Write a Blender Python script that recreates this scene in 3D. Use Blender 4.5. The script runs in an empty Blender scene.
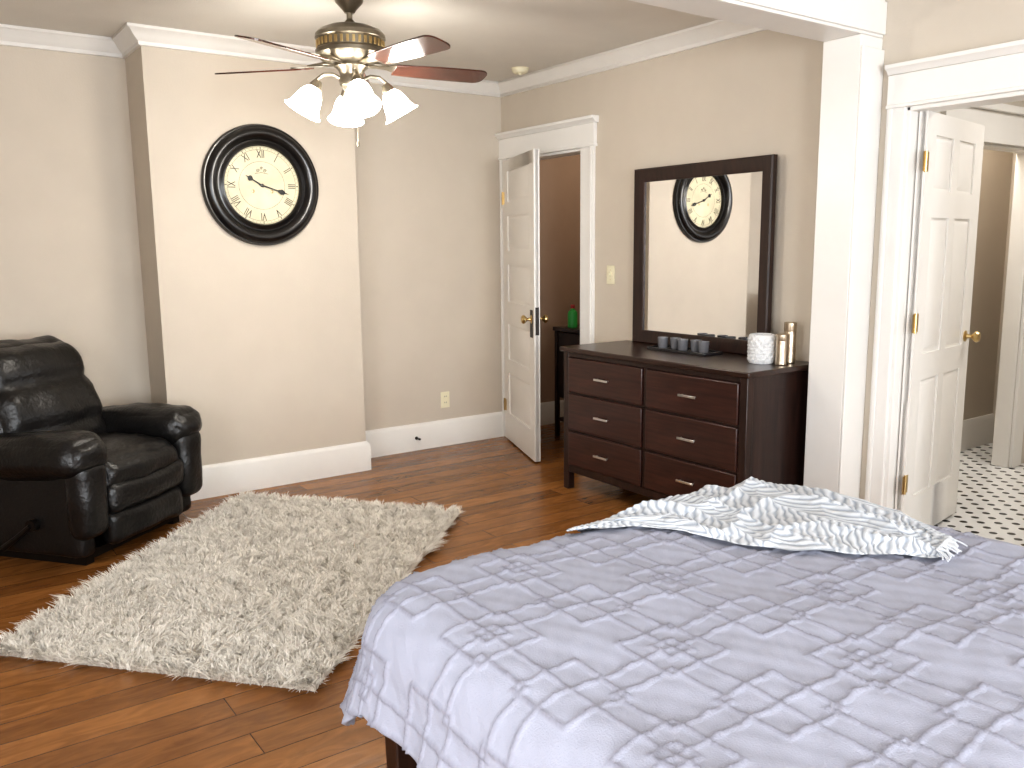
import bpy, bmesh, math, random
import numpy as np
from mathutils import Vector, Matrix, noise
random.seed(4); rng=np.random.default_rng(4)
S=bpy.context.scene
COL=S.collection
try:
    S.view_settings.view_transform='Standard'; S.view_settings.look='Medium High Contrast'
except Exception as e: print(e)

# ------------------------------------------------------------ materials
def mat(name,color,rough=.5,metal=0,bump=0,bscale=30,var=0,vscale=5,spec=None,emit=None,estr=0,coat=0,sheen=0,trans=0,distort=0,stretch=None):
    m=bpy.data.materials.new(name); m.use_nodes=True; nt=m.node_tree; N=nt.nodes; Lk=nt.links
    b=N['Principled BSDF']; b.inputs['Base Color'].default_value=(*color,1); b.inputs['Roughness'].default_value=rough
    b.inputs['Metallic'].default_value=metal
    if spec is not None: b.inputs['Specular IOR Level'].default_value=spec
    if coat: b.inputs['Coat Weight'].default_value=coat; b.inputs['Coat Roughness'].default_value=.12
    if sheen: b.inputs['Sheen Weight'].default_value=sheen
    if trans: b.inputs['Transmission Weight'].default_value=trans
    if emit: b.inputs['Emission Color'].default_value=(*emit,1); b.inputs['Emission Strength'].default_value=estr
    tc=N.new('ShaderNodeTexCoord'); mp=N.new('ShaderNodeMapping'); Lk.new(tc.outputs['Object'],mp.inputs[0])
    if stretch: mp.inputs['Scale'].default_value=stretch
    nz=N.new('ShaderNodeTexNoise'); nz.inputs['Scale'].default_value=vscale; nz.inputs['Detail'].default_value=5; nz.inputs['Distortion'].default_value=distort
    Lk.new(mp.outputs[0],nz.inputs['Vector'])
    rp=N.new('ShaderNodeValToRGB'); rp.color_ramp.elements[0].position=.3; rp.color_ramp.elements[1].position=.7
    v=max(var,.02)
    rp.color_ramp.elements[0].color=(*[c*(1-v) for c in color],1); rp.color_ramp.elements[1].color=(*[min(1,c*(1+v)) for c in color],1)
    Lk.new(nz.outputs['Fac'],rp.inputs[0]); Lk.new(rp.outputs[0],b.inputs['Base Color'])
    if bump:
        n2=N.new('ShaderNodeTexNoise'); n2.inputs['Scale'].default_value=bscale; n2.inputs['Detail'].default_value=4
        Lk.new(mp.outputs[0],n2.inputs['Vector'])
        bp=N.new('ShaderNodeBump'); bp.inputs['Strength'].default_value=bump; bp.inputs['Distance'].default_value=.01
        Lk.new(n2.outputs['Fac'],bp.inputs['Height']); Lk.new(bp.outputs[0],b.inputs['Normal'])
    return m
M={}
M['wall']=mat('wall_paint',(.575,.512,.432),.75,bump=.06,bscale=120,var=.02)
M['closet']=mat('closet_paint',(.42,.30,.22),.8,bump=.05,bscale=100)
M['bathwall']=mat('bath_paint',(.60,.55,.48),.7,bump=.05,bscale=100)
M['ceil']=mat('ceiling_paint',(.71,.68,.625),.85,bump=.08,bscale=90)
M['trim']=mat('white_trim_paint',(.80,.78,.745),.38,bump=.03,bscale=40)
M['door']=mat('white_door_paint',(.77,.742,.70),.35,bump=.03,bscale=40)
M['espresso']=mat('espresso_wood',(.028,.012,.008),.30,var=.45,vscale=3,stretch=(14,1.2,14),coat=.2,bump=.04,bscale=20,distort=.6)
M['espresso_side']=mat('espresso_wood_side',(.024,.010,.007),.38,var=.45,vscale=3,stretch=(14,14,1.2),coat=.08,bump=.04,bscale=20,distort=.6)
M['drawer']=mat('drawer_wood',(.038,.013,.009),.34,var=.5,vscale=3,stretch=(14,1.2,16),coat=.12,bump=.04,bscale=20,distort=.8)
M['nickel']=mat('brushed_nickel',(.75,.74,.72),.28,1)
M['brass']=mat('aged_brass',(.60,.45,.22),.28,1)
M['iron']=mat('dark_iron',(.03,.025,.022),.4,.8)
M['mirror']=mat('mirror_glass',(.92,.92,.92),.012,1)
M['leather']=mat('black_leather',(.008,.0075,.0075),.33,bump=.35,bscale=55,var=.3,vscale=8,spec=.5)
M['leather_dull']=mat('black_leather_panel',(.007,.0065,.0065),.42,bump=.25,bscale=70,var=.3,vscale=8)
M['black']=mat('black_lacquer',(.006,.005,.005),.28,coat=.2,var=.2)
M['ivory']=mat('ivory_plastic',(.78,.73,.54),.4)
M['pewter']=mat('antique_pewter',(.25,.22,.17),.32,.9,var=.25,vscale=14)
M['walnut']=mat('fan_blade_wood',(.070,.020,.011),.14,var=.5,vscale=3,stretch=(1.5,16,16),coat=.7,distort=.5)
M['shade']=mat('frosted_lit_glass',(.95,.93,.90),.4,emit=(1,.96,.90),estr=22)
M['bulb']=mat('glowing_bulb',(1,.95,.85),.4,emit=(1,.93,.8),estr=30)
M['facecream']=mat('aged_clock_paper',(.66,.60,.42),.55,var=.14,vscale=7)
M['ink']=mat('black_ink',(.012,.011,.010),.5)
M['mattress']=mat('mattress_ticking',(.75,.75,.74),.8,bump=.1,bscale=60)
M['jar']=mat('white_textured_ceramic',(.70,.70,.70),.35,bump=1.0,bscale=70)
M['champagne']=mat('champagne_metal',(.62,.52,.40),.3,1,bump=.15,bscale=120)
M['smoke']=mat('smoked_glass_cup',(.20,.20,.215),.15,.3,coat=.5)
M['tray']=mat('dark_tray',(.02,.018,.02),.2,coat=.5)
M['green']=mat('green_plastic',(.05,.45,.09),.35)
M['red']=mat('red_plastic',(.4,.03,.03),.4)
M['fringe']=mat('white_fringe_yarn',(.55,.57,.60),.9)

def floor_mat():
    m=bpy.data.materials.new('hand_scraped_hickory'); m.use_nodes=True; nt=m.node_tree; N=nt.nodes; L=nt.links; b=N['Principled BSDF']
    tc=N.new('ShaderNodeTexCoord')
    br=N.new('ShaderNodeTexBrick'); L.new(tc.outputs['Object'],br.inputs[0])
    br.offset=.37; br.offset_frequency=2; br.squash=1
    br.inputs['Scale'].default_value=1; br.inputs['Brick Width'].default_value=1.15; br.inputs['Row Height'].default_value=.125
    br.inputs['Mortar Size'].default_value=.0018; br.inputs['Mortar Smooth'].default_value=.3; br.inputs['Bias'].default_value=0
    br.inputs['Color1'].default_value=(0,0,0,1); br.inputs['Color2'].default_value=(1,1,1,1); br.inputs['Mortar'].default_value=(.5,.5,.5,1)
    mp=N.new('ShaderNodeMapping'); mp.inputs['Scale'].default_value=(1.8,7,1); L.new(tc.outputs['Object'],mp.inputs[0])
    add=N.new('ShaderNodeVectorMath'); add.operation='ADD'; L.new(mp.outputs[0],add.inputs[0])
    mul=N.new('ShaderNodeVectorMath'); mul.operation='SCALE'; mul.inputs['Scale'].default_value=13; L.new(br.outputs['Color'],mul.inputs[0]); L.new(mul.outputs[0],add.inputs[1])
    nz=N.new('ShaderNodeTexNoise'); nz.inputs['Scale'].default_value=2.6; nz.inputs['Detail'].default_value=8; nz.inputs['Distortion'].default_value=1.3; nz.inputs['Roughness'].default_value=.6
    L.new(add.outputs[0],nz.inputs['Vector'])
    mx=N.new('ShaderNodeMix'); mx.data_type='FLOAT'; mx.inputs[0].default_value=.27
    sep=N.new('ShaderNodeSeparateColor'); L.new(br.outputs['Color'],sep.inputs[0])
    L.new(nz.outputs['Fac'],mx.inputs[2]); L.new(sep.outputs[0],mx.inputs[3])
    rp=N.new('ShaderNodeValToRGB'); e=rp.color_ramp.elements
    e[0].position=.15; e[0].color=(.105,.039,.010,1); e[1].position=.85; e[1].color=(.42,.19,.055,1)
    x=e.new(.5); x.color=(.245,.102,.028,1)
    L.new(mx.outputs[0],rp.inputs[0])
    dk=N.new('ShaderNodeMix'); dk.data_type='RGBA'; L.new(br.outputs['Fac'],dk.inputs[0]); L.new(rp.outputs[0],dk.inputs[6]); dk.inputs[7].default_value=(.05,.018,.006,1)
    L.new(dk.outputs[2],b.inputs['Base Color'])
    b.inputs['Roughness'].default_value=.24; b.inputs['Specular IOR Level'].default_value=.45
    mt=N.new('ShaderNodeMath'); mt.operation='SUBTRACT'; L.new(nz.outputs['Fac'],mt.inputs[0]); L.new(br.outputs['Fac'],mt.inputs[1])
    bp=N.new('ShaderNodeBump'); bp.inputs['Strength'].default_value=.40; bp.inputs['Distance'].default_value=.004; L.new(mt.outputs[0],bp.inputs['Height']); L.new(bp.outputs[0],b.inputs['Normal'])
    return m
M['floor']=floor_mat()
def tile_mat():
    m=bpy.data.materials.new('white_black_mosaic_tile'); m.use_nodes=True; nt=m.node_tree; N=nt.nodes; L=nt.links; b=N['Principled BSDF']
    tc=N.new('ShaderNodeTexCoord'); mp=N.new('ShaderNodeMapping'); mp.inputs['Rotation'].default_value=(0,0,math.pi/4); L.new(tc.outputs['Object'],mp.inputs[0])
    vo=N.new('ShaderNodeTexVoronoi'); vo.inputs['Scale'].default_value=12; vo.inputs['Randomness'].default_value=0; L.new(mp.outputs[0],vo.inputs['Vector'])
    rp=N.new('ShaderNodeValToRGB'); rp.color_ramp.interpolation='CONSTANT'; rp.color_ramp.elements[0].color=(.02,.02,.02,1); rp.color_ramp.elements[1].position=.23; rp.color_ramp.elements[1].color=(.78,.78,.77,1)
    L.new(vo.outputs['Distance'],rp.inputs[0]); L.new(rp.outputs[0],b.inputs['Base Color']); b.inputs['Roughness'].default_value=.2
    return m
M['tile']=tile_mat()
def attr_mat(name,attr,c0,c1,rough=.9,sheen=.3,bump=.3,bscale=300):
    m=bpy.data.materials.new(name); m.use_nodes=True; nt=m.node_tree; N=nt.nodes; L=nt.links; b=N['Principled BSDF']
    at=N.new('ShaderNodeAttribute'); at.attribute_name=attr
    mx=N.new('ShaderNodeMix'); mx.data_type='RGBA'; L.new(at.outputs['Fac'],mx.inputs[0]); mx.inputs[6].default_value=(*c0,1); mx.inputs[7].default_value=(*c1,1)
    L.new(mx.outputs[2],b.inputs['Base Color']); b.inputs['Roughness'].default_value=rough; b.inputs['Sheen Weight'].default_value=sheen; b.inputs['Specular IOR Level'].default_value=.1
    tc=N.new('ShaderNodeTexCoord'); nz=N.new('ShaderNodeTexNoise'); nz.inputs['Scale'].default_value=bscale; L.new(tc.outputs['Object'],nz.inputs['Vector'])
    bp=N.new('ShaderNodeBump'); bp.inputs['Strength'].default_value=bump; bp.inputs['Distance'].default_value=.003; L.new(nz.outputs['Fac'],bp.inputs['Height']); L.new(bp.outputs[0],b.inputs['Normal'])
    return m
M['comf']=attr_mat('lavender_grey_chenille','tuft',(.335,.345,.415),(.215,.210,.250),sheen=.05,rough=1,bump=.45)
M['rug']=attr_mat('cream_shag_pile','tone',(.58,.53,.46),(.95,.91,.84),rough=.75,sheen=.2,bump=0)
M['throwm']=attr_mat('white_grey_knit','stripe',(.57,.59,.62),(.27,.30,.345),bump=.8,bscale=220,sheen=.1,rough=1)

# ------------------------------------------------------------ builder
class B:
    def __init__(s): s.bm=bmesh.new()
    def _add(s,vs,fs,Mx=None):
        bv=[s.bm.verts.new(Mx@Vector(v) if Mx is not None else Vector(v)) for v in vs]
        for f in fs:
            try: s.bm.faces.new([bv[i] for i in f])
            except ValueError: pass
        return s
    def box(s,c,d,R=None):
        x,y,z=[k/2 for k in d]
        vs=[(-x,-y,-z),(x,-y,-z),(x,y,-z),(-x,y,-z),(-x,-y,z),(x,-y,z),(x,y,z),(-x,y,z)]
        fs=[(3,2,1,0),(4,5,6,7),(0,1,5,4),(1,2,6,5),(2,3,7,6),(3,0,4,7)]
        Mx=Matrix.Translation(c)
        if R is not None: Mx=Mx@R.to_4x4()
        return s._add(vs,fs,Mx)
    def bb(s,x0,x1,y0,y1,z0,z1): return s.box(((x0+x1)/2,(y0+y1)/2,(z0+z1)/2),(abs(x1-x0),abs(y1-y0),abs(z1-z0)))
    def rbox(s,c,d,r,R=None,n=10,bulge=(0,0,0),fn=None):
        h=[k/2 for k in d]; vs=[];idx={};fs=[]
        r=min(r,*[k*.999 for k in h])
        ts=[math.sin((i/n-.5)*math.pi) for i in range(n+1)]
        def vid(p):
            k=tuple(round(q,5) for q in p)
            if k not in idx:
                idx[k]=len(vs)
                P=[p[i]*h[i] for i in range(3)]
                Q=[max(-(h[i]-r),min(h[i]-r,P[i])) for i in range(3)]
                D=Vector([P[i]-Q[i] for i in range(3)])
                if D.length>1e-9: W=Vector(Q)+D.normalized()*r
                else: W=Vector(Q)
                for a in range(3):
                    o=[i for i in range(3) if i!=a]
                    if bulge[a]: W[a]+=bulge[a]*p[a]*(1-p[o[0]]**2)*(1-p[o[1]]**2)
                if fn: W=Vector(fn(W,p))
                vs.append(W)
            return idx[k]
        for a in range(3):
            u,v=[i for i in range(3) if i!=a]
            for sgn in(-1,1):
                for i in range(n):
                    for j in range(n):
                        q=[]
                        for (ii,jj) in((i,j),(i+1,j),(i+1,j+1),(i,j+1)):
                            p=[0,0,0];p[a]=sgn;p[u]=ts[ii];p[v]=ts[jj];q.append(vid(p))
                        if len(set(q))==4:
                            flip=(sgn<0)^(a==1)
                            fs.append(q[::-1] if flip else q)
        Mx=Matrix.Translation(c)
        if R is not None: Mx=Mx@R.to_4x4()
        return s._add(vs,fs,Mx)
    def lathe(s,prof,c=(0,0,0),R=None,seg=32):
        vs=[];fs=[];n=len(prof)
        for k in range(seg):
            a=2*math.pi*k/seg
            for r,z in prof: vs.append((max(r,1e-5)*math.cos(a),max(r,1e-5)*math.sin(a),z))
        for k in range(seg):
            k2=(k+1)%seg
            for i in range(n-1): fs.append((k*n+i,k2*n+i,k2*n+i+1,k*n+i+1))
        Mx=Matrix.Translation(c)
        if R is not None: Mx=Mx@R.to_4x4()
        s._add(vs,fs,Mx); return s
    def tube(s,pts,r,seg=10):
        pts=[Vector(p) for p in pts]; n=len(pts)
        rr=r if isinstance(r,(list,tuple)) else [r]*n
        vs=[];fs=[]; prev=None
        for i,p in enumerate(pts):
            t=(pts[min(i+1,n-1)]-pts[max(i-1,0)]).normalized()
            if prev is None:
                a=Vector((0,0,1)) if abs(t.z)<.9 else Vector((1,0,0)); nx=t.cross(a).normalized()
            else: nx=(prev-t*prev.dot(t)).normalized()
            prev=nx; ny=t.cross(nx)
            for k in range(seg):
                a=2*math.pi*k/seg; vs.append(p+(nx*math.cos(a)+ny*math.sin(a))*rr[i])
        for i in range(n-1):
            for k in range(seg):
                k2=(k+1)%seg; fs.append((i*seg+k,i*seg+k2,(i+1)*seg+k2,(i+1)*seg+k))
        fs.append(tuple(range(seg))[::-1]); fs.append(tuple((n-1)*seg+k for k in range(seg)))
        return s._add(vs,fs)
    def poly(s,pts,th,Mx=None):
        n=len(pts); vs=[(x,y,-th/2) for x,y in pts]+[(x,y,th/2) for x,y in pts]
        fs=[tuple(range(n))[::-1],tuple(range(n,2*n))]+[(i,(i+1)%n,n+(i+1)%n,n+i) for i in range(n)]
        return s._add(vs,fs,Mx)
    def prof(s,p0,p1,nrm,profile,m0=0,m1=0):
        p0=Vector(p0);p1=Vector(p1);nrm=Vector(nrm); n=len(profile); d=(p1-p0).normalized()
        vs=[p0+nrm*o+Vector((0,0,z))-d*o*m0 for o,z in profile]+[p1+nrm*o+Vector((0,0,z))+d*o*m1 for o,z in profile]
        fs=[(i,(i+1)%n,n+(i+1)%n,n+i) for i in range(n)]+[tuple(range(n))[::-1],tuple(range(n,2*n))]
        return s._add(vs,fs)
    def done(s,name,m,parent=None,bevel=0,seg=2,loc=None,R=None,sharp=35,label=None,kind=None,smooth=True,subsurf=0):
        bmesh.ops.recalc_face_normals(s.bm,faces=s.bm.faces[:])
        me=bpy.data.meshes.new(name); s.bm.to_mesh(me); s.bm.free()
        me.materials.append(M[m] if isinstance(m,str) else m)
        if smooth:
            me.shade_smooth()
            try: me.set_sharp_from_angle(angle=math.radians(sharp))
            except Exception: pass
        o=bpy.data.objects.new(name,me); COL.objects.link(o)
        if loc is not None: o.location=loc
        if R is not None: o.rotation_euler=R
        if parent: o.parent=parent
        if bevel:
            b=o.modifiers.new('bev','BEVEL'); b.width=bevel; b.segments=seg; b.limit_method='ANGLE'; b.angle_limit=math.radians(40)
        if label: o['label']=label
        if kind: o['kind']=kind
        return o
def empty(name,loc,rz=0,label=None,cat=None,group=None,rot=None):
    o=bpy.data.objects.new(name,None); o.empty_display_size=.1; COL.objects.link(o); o.location=loc
    o.rotation_euler=rot if rot else (0,0,rz)
    if label:o['label']=label
    if cat:o['category']=cat
    if group:o['group']=group
    return o
def tag(o,label,cat,group=None):
    o['label']=label;o['category']=cat
    if group:o['group']=group
    return o

# ------------------------------------------------------------ constants
XR=3.665; XW=3.80; YB=5.25; YC=4.96; YL=5.34; XC0=1.17; XC1=2.37; H=2.567
XL=-1.3; YN=-2.3
D1=(4.34,5.17); D2=(1.36,2.155); DH=2.04; DH2=2.005
st='structure'
B().bb(XL-.2,XW,YN-.2,YL+.3,-.1,0).done('floor','floor',kind=st)
B().bb(XW,6.4,.2,2.62,-.1,-.002).done('floor_bath','tile',kind=st)
B().bb(XW,5.3,3.9,5.5,-.1,0).done('floor_closet','floor',kind=st)
B().bb(XL-.2,6.6,YN-.2,YL+.3,H,H+.1).done('ceiling','ceil',kind=st)
b=B(); b.bb(XR,XW,YN,D2[0],0,H); b.bb(XR,XW,D2[1],D1[0],0,H); b.bb(XR,XW,D1[1],YL+.2,0,H)
b.bb(XR,XW,D2[0],D2[1],DH2,H); b.bb(XR,XW,D1[0],D1[1],DH,H); b.done('wall_right','wall',kind=st)
B().bb(XC1-.1,XR,YB,YB+.15,0,H).done('wall_back','wall',kind=st)
B().bb(XC0,XC1,YC,YL+.15,0,H).done('wall_chimney','wall',kind=st)
B().bb(XL,XC0,YL,YL+.15,0,H).done('wall_back_recess','wall',kind=st)
b=B(); w0,w1,wz0,wz1=.2,1.6,.75,2.15
b.bb(XL-.15,XL,YN,w0,0,H); b.bb(XL-.15,XL,w1,YL+.15,0,H); b.bb(XL-.15,XL,w0,w1,0,wz0); b.bb(XL-.15,XL,w0,w1,wz1,H); b.done('wall_left','wall',kind=st)  # opening holds the added side window
b=B(); xs=[(-.9,.5),(1.1,2.7)]
b.bb(XL,xs[0][0],YN-.15,YN,0,H); b.bb(xs[0][1],xs[1][0],YN-.15,YN,0,H); b.bb(xs[1][1],XR,YN-.15,YN,0,H)
for a,c in xs: b.bb(a,c,YN-.15,YN,0,wz0); b.bb(a,c,YN-.15,YN,wz1,H)
b.done('wall_near','wall',kind=st)
def window(n,c,w,axis):
    b=B(); z0,z1=wz0,wz1; t=.06
    def bx(a0,a1,q0,q1,d0=-.06,d1=.02):
        if axis=='x': b.bb(c[0]+a0,c[0]+a1,c[1]+d0,c[1]+d1,q0,q1)
        else: b.bb(c[0]+d0,c[0]+d1,c[1]+a0,c[1]+a1,q0,q1)
    bx(-w/2-.1,-w/2+.03,z0-.1,z1+.12); bx(w/2-.03,w/2+.1,z0-.1,z1+.12); bx(-w/2-.1,w/2+.1,z1-.02,z1+.13); bx(-w/2-.12,w/2+.12,z0-.1,z0+.02,-.06,.05)
    bx(-w/2,w/2,(z0+z1)/2-.02,(z0+z1)/2+.02,-.05,-.01)
    b.done('window_%d'%n,'trim',kind=st,bevel=.004)
window(1,(-.2,YN),1.4,'x'); window(2,(1.9,YN),1.6,'x'); window(3,(XL,.9),1.4,'y')  # the last, in the left wall, is added to let in extra light
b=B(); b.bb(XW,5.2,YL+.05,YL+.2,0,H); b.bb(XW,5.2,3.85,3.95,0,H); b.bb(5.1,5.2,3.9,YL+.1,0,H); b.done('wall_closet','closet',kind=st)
b=B(); pf=[(0,0),(.018,0),(.018,.16),(.008,.18),(0,.18)]
b.prof((5.1,3.95,0),(5.1,YL+.05,0),(-1,0,0),pf); b.prof((XW,YL+.05,0),(5.1,YL+.05,0),(0,-1,0),pf); b.done('baseboard_closet','trim',kind=st)
YW=2.50; BX0,BX1=4.70,5.66; BH=1.97
b=B(); b.bb(XW,BX0,YW,YW+.1,0,H); b.bb(BX1,6.4,YW,YW+.1,0,H); b.bb(BX0,BX1,YW,YW+.1,BH,H); b.bb(6.3,6.4,.2,YW,0,H); b.bb(XW,6.4,.2,.3,0,H); b.done('wall_bath','bathwall',kind=st)
b=B(); b.bb(4.3,6.4,2.92,3.05,0,H); b.bb(4.3,4.4,YW+.1,2.92,0,H); b.bb(6.3,6.4,YW+.1,2.92,0,H); b.done('wall_bath_hall','wall',kind=st)
B().bb(4.3,6.4,2.62,3.0,-.1,-.001).done('floor_hall','tile',kind=st)
B().prof((4.4,2.92,0),(6.3,2.92,0),(0,-1,0),[(0,0),(.018,0),(.018,.18),(.008,.21),(0,.21)]).done('baseboard_bath_hall','trim',kind=st)
b=B(); b.bb(BX0-.11,BX0,YW-.022,YW,0,BH); b.bb(BX1,BX1+.12,YW-.022,YW,0,BH); b.bb(BX0-.13,BX1+.14,YW-.03,YW,BH,BH+.17); b.bb(BX0-.16,BX1+.17,YW-.06,YW,BH+.17,BH+.21)
b.bb(BX1-.015,BX1,YW,YW+.1,0,BH);b.bb(BX0,BX0+.015,YW,YW+.1,0,BH);b.bb(BX0,BX1,YW,YW+.1,BH-.015,BH)
b.done('trim_1','trim',kind=st,bevel=.003)
def casing(n,y0,y1,zt,w,wl=None):
    wl=w if wl is None else wl
    b=B(); t=.022
    for (a,c) in((y0-w,y0),(y1,y1+wl)):
        b.bb(XR-t,XR,a,c,0,zt)
        if c-a>.06:
            b.bb(XR-t-.008,XR-t,a+.012 if a<y0 else c-.03,a+.03 if a<y0 else c-.012,0,zt)
    b.bb(XR-.026,XR,y0-w-.012,y1+wl,zt,zt+.14)
    b.bb(XR-.034,XR,y0-w-.018,y1+wl,zt-.002,zt+.014)
    b.prof((XR,y0-w-.03,zt+.14),(XR,y1+wl,zt+.14),(-1,0,0),[(0,0),(.03,0),(.042,.016),(.058,.024),(.058,.042),(0,.042)])
    b.bb(XR-.005,XW+.005,y0-.001,y0+.018,0,zt); b.bb(XR-.005,XW+.005,y1-.018,y1+.001,0,zt); b.bb(XR-.005,XW+.005,y0,y1,zt-.018,zt+.001)
    b.done('trim_%d'%n,'trim',kind=st,bevel=.003)
casing(2,*D1,DH,.125,.08)
casing(3,*D2,DH2,.095,.085)
PX=3.50; PY0,PY1=2.29,2.48; BZ=2.315
b=B(); b.bb(PX,XR,PY0,PY1,0,BZ)
b.bb(PX,XR,PY0-.012,PY0,0,BZ-.05)
b.bb(PX-.012,XR,PY0-.018,PY1+.008,0,.17)
b.done('trim_4','trim',kind=st,bevel=.004)
b=B(); b.bb(XL,XR,PY0,PY1,BZ,H); b.bb(XL,XR,PY0-.012,PY0,BZ+.012,BZ+.15)
b.prof((XL,PY0,H-.001),(XR,PY0,H-.001),(0,-1,0),[(0,0),(.07,0),(.07,-.014),(.045,-.03),(.03,-.06),(.014,-.07),(.014,-.09),(0,-.09)])
b.prof((XL,PY1,H-.001),(XR,PY1,H-.001),(0,1,0),[(0,0),(.05,0),(.03,-.03),(.012,-.06),(0,-.06)])
b.done('trim_5','trim',kind=st,bevel=.003)
CR=[(0,0),(.078,0),(.078,-.014),(.062,-.022),(.045,-.045),(.024,-.064),(.016,-.070),(.016,-.088),(0,-.09)]
BBP=[(0,0),(.022,0),(.022,.165),(.016,.178),(.008,.186),(0,.19)]
def run(name,segs,pr,z):
    b=B()
    for s in segs:
        p0,p1,nn=s[:3]; m0,m1=(s[3],s[4]) if len(s)>3 else (0,0)
        b.prof((*p0,z),(*p1,z),(*nn,0),pr,m0,m1)
    b.done(name,'trim',kind=st,sharp=50)
crown=lambda n,segs: run('trim_%d'%n,segs,CR,H-.001)
crown(6,[((XR,PY1),(XR,YB),(-1,0),0,-1)])
crown(7,[((XC1,YB),(XR,YB),(0,-1),0,-1)])
ch=[((XC0,YC),(XC1,YC),(0,-1),1,1),((XC0,YC),(XC0,YL),(-1,0),1,-1),((XC1,YC),(XC1,YB),(1,0),1,-1)]
crown(8,ch)
crown(9,[((XL,YL),(XC0,YL),(0,-1),0,-1)])
crown(10,[((XR,YN),(XR,PY0-.07),(-1,0))])
base=lambda n,segs: run(n,segs,BBP,0)
base('baseboard_right',[((XR,PY1),(XR,D1[0]-.125),(-1,0))])
base('baseboard_back',[((XC1,YB),(XR,YB),(0,-1))])
base('baseboard_chimney',ch)
base('baseboard_recess',[((XL,YL),(XC0,YL),(0,-1))])
base('baseboard_left',[((XL,YN),(XL,YL),(1,0))])

# ------------------------------------------------------------ doors
def panel_door(n,w,h,panels,loc,rz,side,knobmat,hinge_zs,thick=.038):
    b=B()
    b.bb(0,w,-thick*.25,thick*.25,0,h)
    cells=panels
    X=sorted({0,w}|{p[0] for p in cells}|{p[1] for p in cells}); Z=sorted({0,h}|{p[2] for p in cells}|{p[3] for p in cells})
    for i in range(len(X)-1):
        for j in range(len(Z)-1):
            cx=(X[i]+X[i+1])/2; cz=(Z[j]+Z[j+1])/2
            if not any(p[0]<cx<p[1] and p[2]<cz<p[3] for p in cells):
                b.bb(X[i],X[i+1],-thick/2,thick/2,Z[j],Z[j+1])
    for p in cells:
        m_=.035
        for sg in(-1,1):
            y0=sg*thick*.25; y1=sg*thick*.42
            vs=[(p[0]+.012,y0,p[2]+.012),(p[1]-.012,y0,p[2]+.012),(p[1]-.012,y0,p[3]-.012),(p[0]+.012,y0,p[3]-.012),
                (p[0]+m_,y1,p[2]+m_),(p[1]-m_,y1,p[2]+m_),(p[1]-m_,y1,p[3]-m_),(p[0]+m_,y1,p[3]-m_)]
            b._add(vs,[(4,5,6,7),(0,1,5,4),(1,2,6,5),(2,3,7,6),(3,0,4,7)])
    bmesh.ops.remove_doubles(b.bm,verts=b.bm.verts[:],dist=1e-5)
    d=b.done('door_%d'%n,'door',kind=st,loc=loc,R=(0,0,rz),sharp=20)
    kz=.94
    for sg in(-1,1):
        R=Matrix.Rotation(-sg*math.pi/2,3,'X')
        k=B().lathe([(0,0),(.028,0),(.028,.004),(.012,.010),(.009,.03),(.016,.038),(.027,.048),(.029,.058),(.022,.068),(0,.072)],(w-.065,sg*thick/2,kz),R,24)
        k.done('knob',knobmat,parent=d)
    if n==1:
        for sg in(-1,1):
            ya=sg*thick/2; yb=sg*(thick/2+.003)
            B().bb(w-.095,w-.035,min(ya,yb),max(ya,yb),kz-.12,kz+.06).done('escutcheon_plate','iron',parent=d,bevel=.002)
        B().bb(w,w+.003,-.012,.012,kz-.10,kz+.08).done('lock_faceplate','iron',parent=d,bevel=.001)
    for hz in hinge_zs:
        hb=B().tube([(-.006,side*thick*.6,hz-.045),(-.006,side*thick*.6,hz+.045)],.007)
        hb.bb(-.004,.030,side*thick*.5,side*(thick*.5+.003),hz-.042,hz+.042)
        hb.bb(-.035,-.002,side*thick*.5-.002,side*(thick*.5+.003),hz-.042,hz+.042)
        hb.done('hinge',knobmat,parent=d)
    return d
al=math.radians(21)
dirx=-math.sin(al); diry=-math.cos(al)
w=.79
pan=[(.11,w-.11,.20,.50),(.11,w-.11,.60,.86),(.11,w-.11,1.02,1.28),(.11,w-.11,1.38,1.62),(.11,w-.11,1.72,1.93)]
panel_door(1,w,2.01,pan,(XR-.035,D1[1]-.02,.012),math.atan2(diry,dirx),-1,'brass',[.25,1.75])
w=.735
c0,c1,c2,c3=.11,.33,.405,.625
pan=[(c0,c1,.22,.78),(c2,c3,.22,.78),(c0,c1,.90,1.52),(c2,c3,.90,1.52),(c0,c1,1.64,1.88),(c2,c3,1.64,1.88)]
panel_door(2,w,1.975,pan,(XR+.055,D2[1]-.045,.012),math.radians(9),-1,'brass',[.30,1.05,1.76])

# ------------------------------------------------------------ wall fittings
o=empty('light_switch',(XR,4.063,1.24),label='ivory toggle light switch plate on the beige wall',cat='light switch')
B().bb(-.006,0,-.036,.036,-.058,.058).done('plate','ivory',o,bevel=.002)
B().box((-.010,0,.004),(.016,.010,.022),Matrix.Rotation(.3,3,'Y')).done('toggle','ivory',o,bevel=.002)
for dz in(-.03,.03): B().lathe([(0,0),(.003,0),(.003,.001),(0,.0015)],(-.006,0,dz),Matrix.Rotation(-math.pi/2,3,'Y'),12).done('screw','brass',o)
o=empty('power_outlet',(3.144,YB,.335),label='ivory duplex power outlet above the baseboard',cat='outlet')
B().bb(-.036,.036,-.006,0,-.058,.058).done('plate','ivory',o,bevel=.002)
for dz in(-.022,.022):
    B().bb(-.016,.016,-.009,-.006,dz-.014,dz+.014).done('socket','ivory',o,bevel=.004)
    for x in(-.0065,.0065): B().bb(x-.0015,x+.0015,-.0095,-.008,dz-.002,dz+.008).done('slot','ink',o)
o=empty('door_stop',(2.89,YB-.022,.09),label='dark spring door stop on the white baseboard',cat='door stop')
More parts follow.
